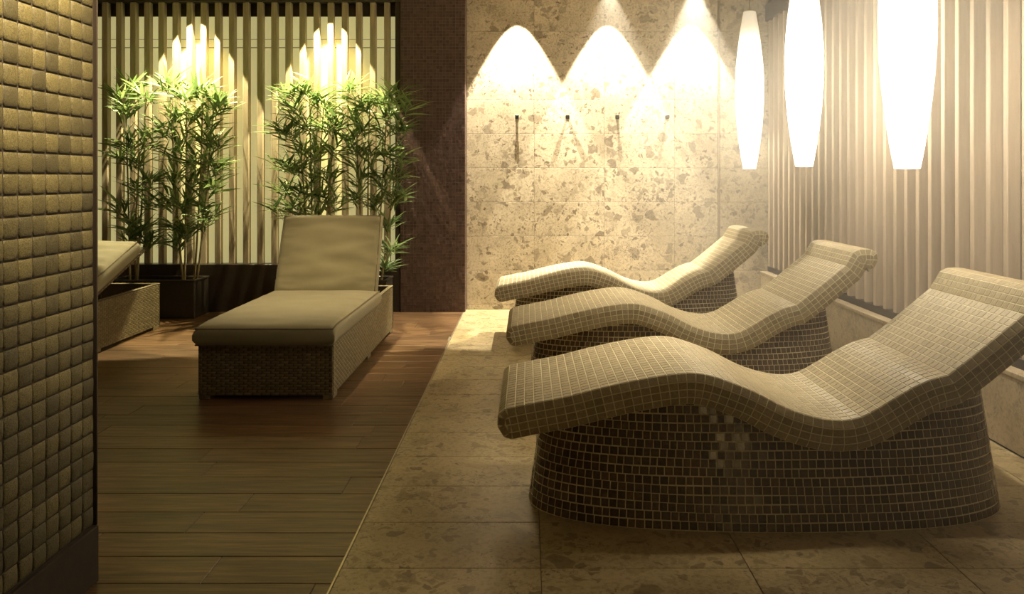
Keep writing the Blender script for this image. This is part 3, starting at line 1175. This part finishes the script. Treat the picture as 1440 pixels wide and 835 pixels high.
def bamboo(label, roots, clusters, seed):
    """roots: list of (px of foot, px of top, py of top); clusters: (px, py, spread)"""
    rg = random.Random(seed)
    yb = 6.38
    foot = Vector((sum((r[0] - 742) / F * yb for r in roots) / len(roots), yb, 0.265))
    root = thing('bamboo_plant', label, 'plant', foot, 'tall bamboo plants')
    canes = []
    for (fx, tx, ty) in roots:
        a = Vector(((fx - 742) / F * yb, yb + rg.uniform(-.05, .05), 0.255))
        yt = 6.36 + rg.uniform(-.08, .04)
        b = at(tx, ty, yt)
        mid = (a + b) * .5 + Vector((rg.uniform(-.03, .03), rg.uniform(-.02, .02), 0))
        pts = []
        for k in range(15):
            s = k / 14
            p = a * (1 - s) ** 2 + mid * 2 * s * (1 - s) + b * s * s
            pts.append(p)
        canes.append(pts)
        mb = MB()
        mb.tube([p - foot for p in pts], [0.0085 - 0.0045 * k / 14 + (0.0008 if k % 2 else 0) for k in range(15)], 7)
        mb.build('stem', M['cane'], root, True)
    leaves = []
    tw = MB()
    for (px, py, sp) in clusters:
        yc = 6.33 + rg.uniform(-.17, .09)
        c = at(px, py, yc)
        # nearest cane point below the cluster
        best, bp = 1e9, None
        for pts in canes:
            for p in pts:
                d = (p - c).length + (0.25 if p.z > c.z else 0) + abs((c.z - p.z) - 0.10)
                if d < best:
                    best, bp = d, p
        ctrl = (bp + c) * .5 + Vector((0, 0, 0.05))
        br = [bp * (1 - s) ** 2 + ctrl * 2 * s * (1 - s) + c * s * s for s in (0, .25, .5, .75, 1)]
        tw.tube([p - foot for p in br], [.004, .0035, .003, .0025, .0015], 5)
        main = (c - bp).normalized() if (c - bp).length > 0.03 else Vector((0, 0, 1))
        nl = 31
        for k in range(nl):
            s = 0.35 + 0.65 * (k / (nl - 1))
            i = min(3, int(s * 4)); f_ = s * 4 - i
            p = br[i].lerp(br[i + 1], f_) + Vector((rg.gauss(0, .028), rg.gauss(0, .02), rg.gauss(0, .036))) * (sp / 40)
            az = k * 2.4 + rg.uniform(-.5, .5)
            d = Vector((math.cos(az) * 1.1, math.sin(az) * 0.75, rg.uniform(-.25, .75)))
            d = (d.normalized() + main * 0.55 + Vector((0, 0, 0.15))).normalized()
            if p.y + d.y * 0.15 > 6.53:
                d.y = -abs(d.y)
            ln = rg.uniform(.14, .25) * (sp / 40) ** .5
            wd = ln * rg.uniform(.72, 1.02)
            y_ = d
            x_ = y_.cross(Vector((0, 0, 1)))
            if x_.length < .1:
                x_ = Vector((1, 0, 0))
            x_.normalize()
            z_ = x_.cross(y_).normalized()
            Rm = Matrix((x_, y_, z_)).transposed().to_4x4() @ Matrix.Rotation(rg.uniform(-.8, .8), 4, 'Y')
            # keep every leaf clear of the slats, the plinth and the pillar
            limit = 6.49 if max(p.x, p.x + d.x * ln) > -1.13 else (6.535 if p.z > 0.62 else 6.50)
            p.y = min(p.y, limit - 0.015 - max(0.0, d.y * ln))
            leaves.append(Matrix.Translation(p - foot) @ Rm @ Matrix.Diagonal((wd, ln, ln, 1)))
    tw.build('twigs', M['cane'], root, True, kind='stuff')
    rg.shuffle(leaves)
    for mt in leaves[:300]:
        o = bpy.data.objects.new('leaf', leaf_me)
        o.matrix_basis = mt
        link(o, root)
    if len(leaves) > 300:
        rest = MB()
        for mt in leaves[300:]:
            rest.add([mt @ Vector(v_) for v_ in leaf_mb.v], leaf_mb.f)
        rest.build('foliage', M['leaf'], root, True, kind='stuff')


bamboo('slender bamboo plant with two bare canes, behind the low wicker lounger', [(186, 176, 140), (195, 205, 130), (191, 197, 215)],
       [(165, 140, 34), (188, 128, 40), (208, 140, 38), (180, 158, 34), (176, 205, 36), (165, 222, 32), (190, 232, 36), (214, 200, 32), (215, 258, 36), (192, 268, 30),
        (166, 296, 32), (180, 316, 34), (198, 330, 34), (216, 342, 34), (185, 340, 26), (222, 288, 30)], 21)
bamboo('dense bushy bamboo plant rooted in the open end of the planter', [(254, 240, 140), (262, 262, 150), (270, 285, 130), (276, 300, 150)],
       [(236, 126, 42), (256, 140, 38), (284, 132, 42), (304, 148, 40), (318, 152, 34), (246, 168, 40), (272, 166, 42), (296, 176, 40), (228, 186, 36), (260, 198, 40), (288, 204, 40),
        (308, 206, 34), (238, 222, 36), (268, 230, 38), (300, 232, 36), (312, 240, 28), (244, 258, 36), (276, 262, 36), (298, 264, 34), (236, 290, 34), (262, 294, 34), (290, 292, 36),
        (300, 306, 30), (240, 322, 34), (262, 332, 30), (284, 322, 32), (244, 346, 28)], 22)
bamboo('broad bamboo plant with low arching fronds, between wall slats and lounger back', [(432, 418, 150), (440, 436, 140), (447, 455, 150), (452, 470, 180)],
       [(402, 142, 40), (424, 134, 42), (446, 142, 42), (412, 160, 38), (462, 160, 38), (386, 182, 34), (402, 192, 36), (430, 180, 40), (456, 186, 38), (474, 182, 34), (420, 214, 38), (446, 220, 36),
        (470, 214, 32), (392, 234, 32), (410, 244, 36), (440, 252, 36), (464, 252, 32), (396, 272, 36), (424, 274, 36), (452, 282, 36), (386, 296, 34), (410, 302, 34), (436, 304, 34), (474, 292, 34)], 23)
bamboo('tall bamboo plant beside the dark mosaic pillar, its tips overlapping it', [(512, 500, 140), (520, 520, 150), (528, 545, 140), (536, 562, 160)],
       [(492, 134, 42), (508, 150, 38), (496, 168, 38), (536, 142, 38), (556, 138, 40), (576, 152, 36), (548, 164, 38), (516, 184, 36), (540, 190, 36), (566, 188, 34), (490, 196, 32), (494, 222, 36), (520, 222, 36),
        (550, 220, 36), (568, 226, 32), (506, 252, 36), (532, 256, 36), (560, 252, 34), (500, 282, 34), (526, 288, 36), (552, 284, 34), (566, 276, 28), (548, 318, 30), (552, 352, 26), (545, 380, 22)], 24)
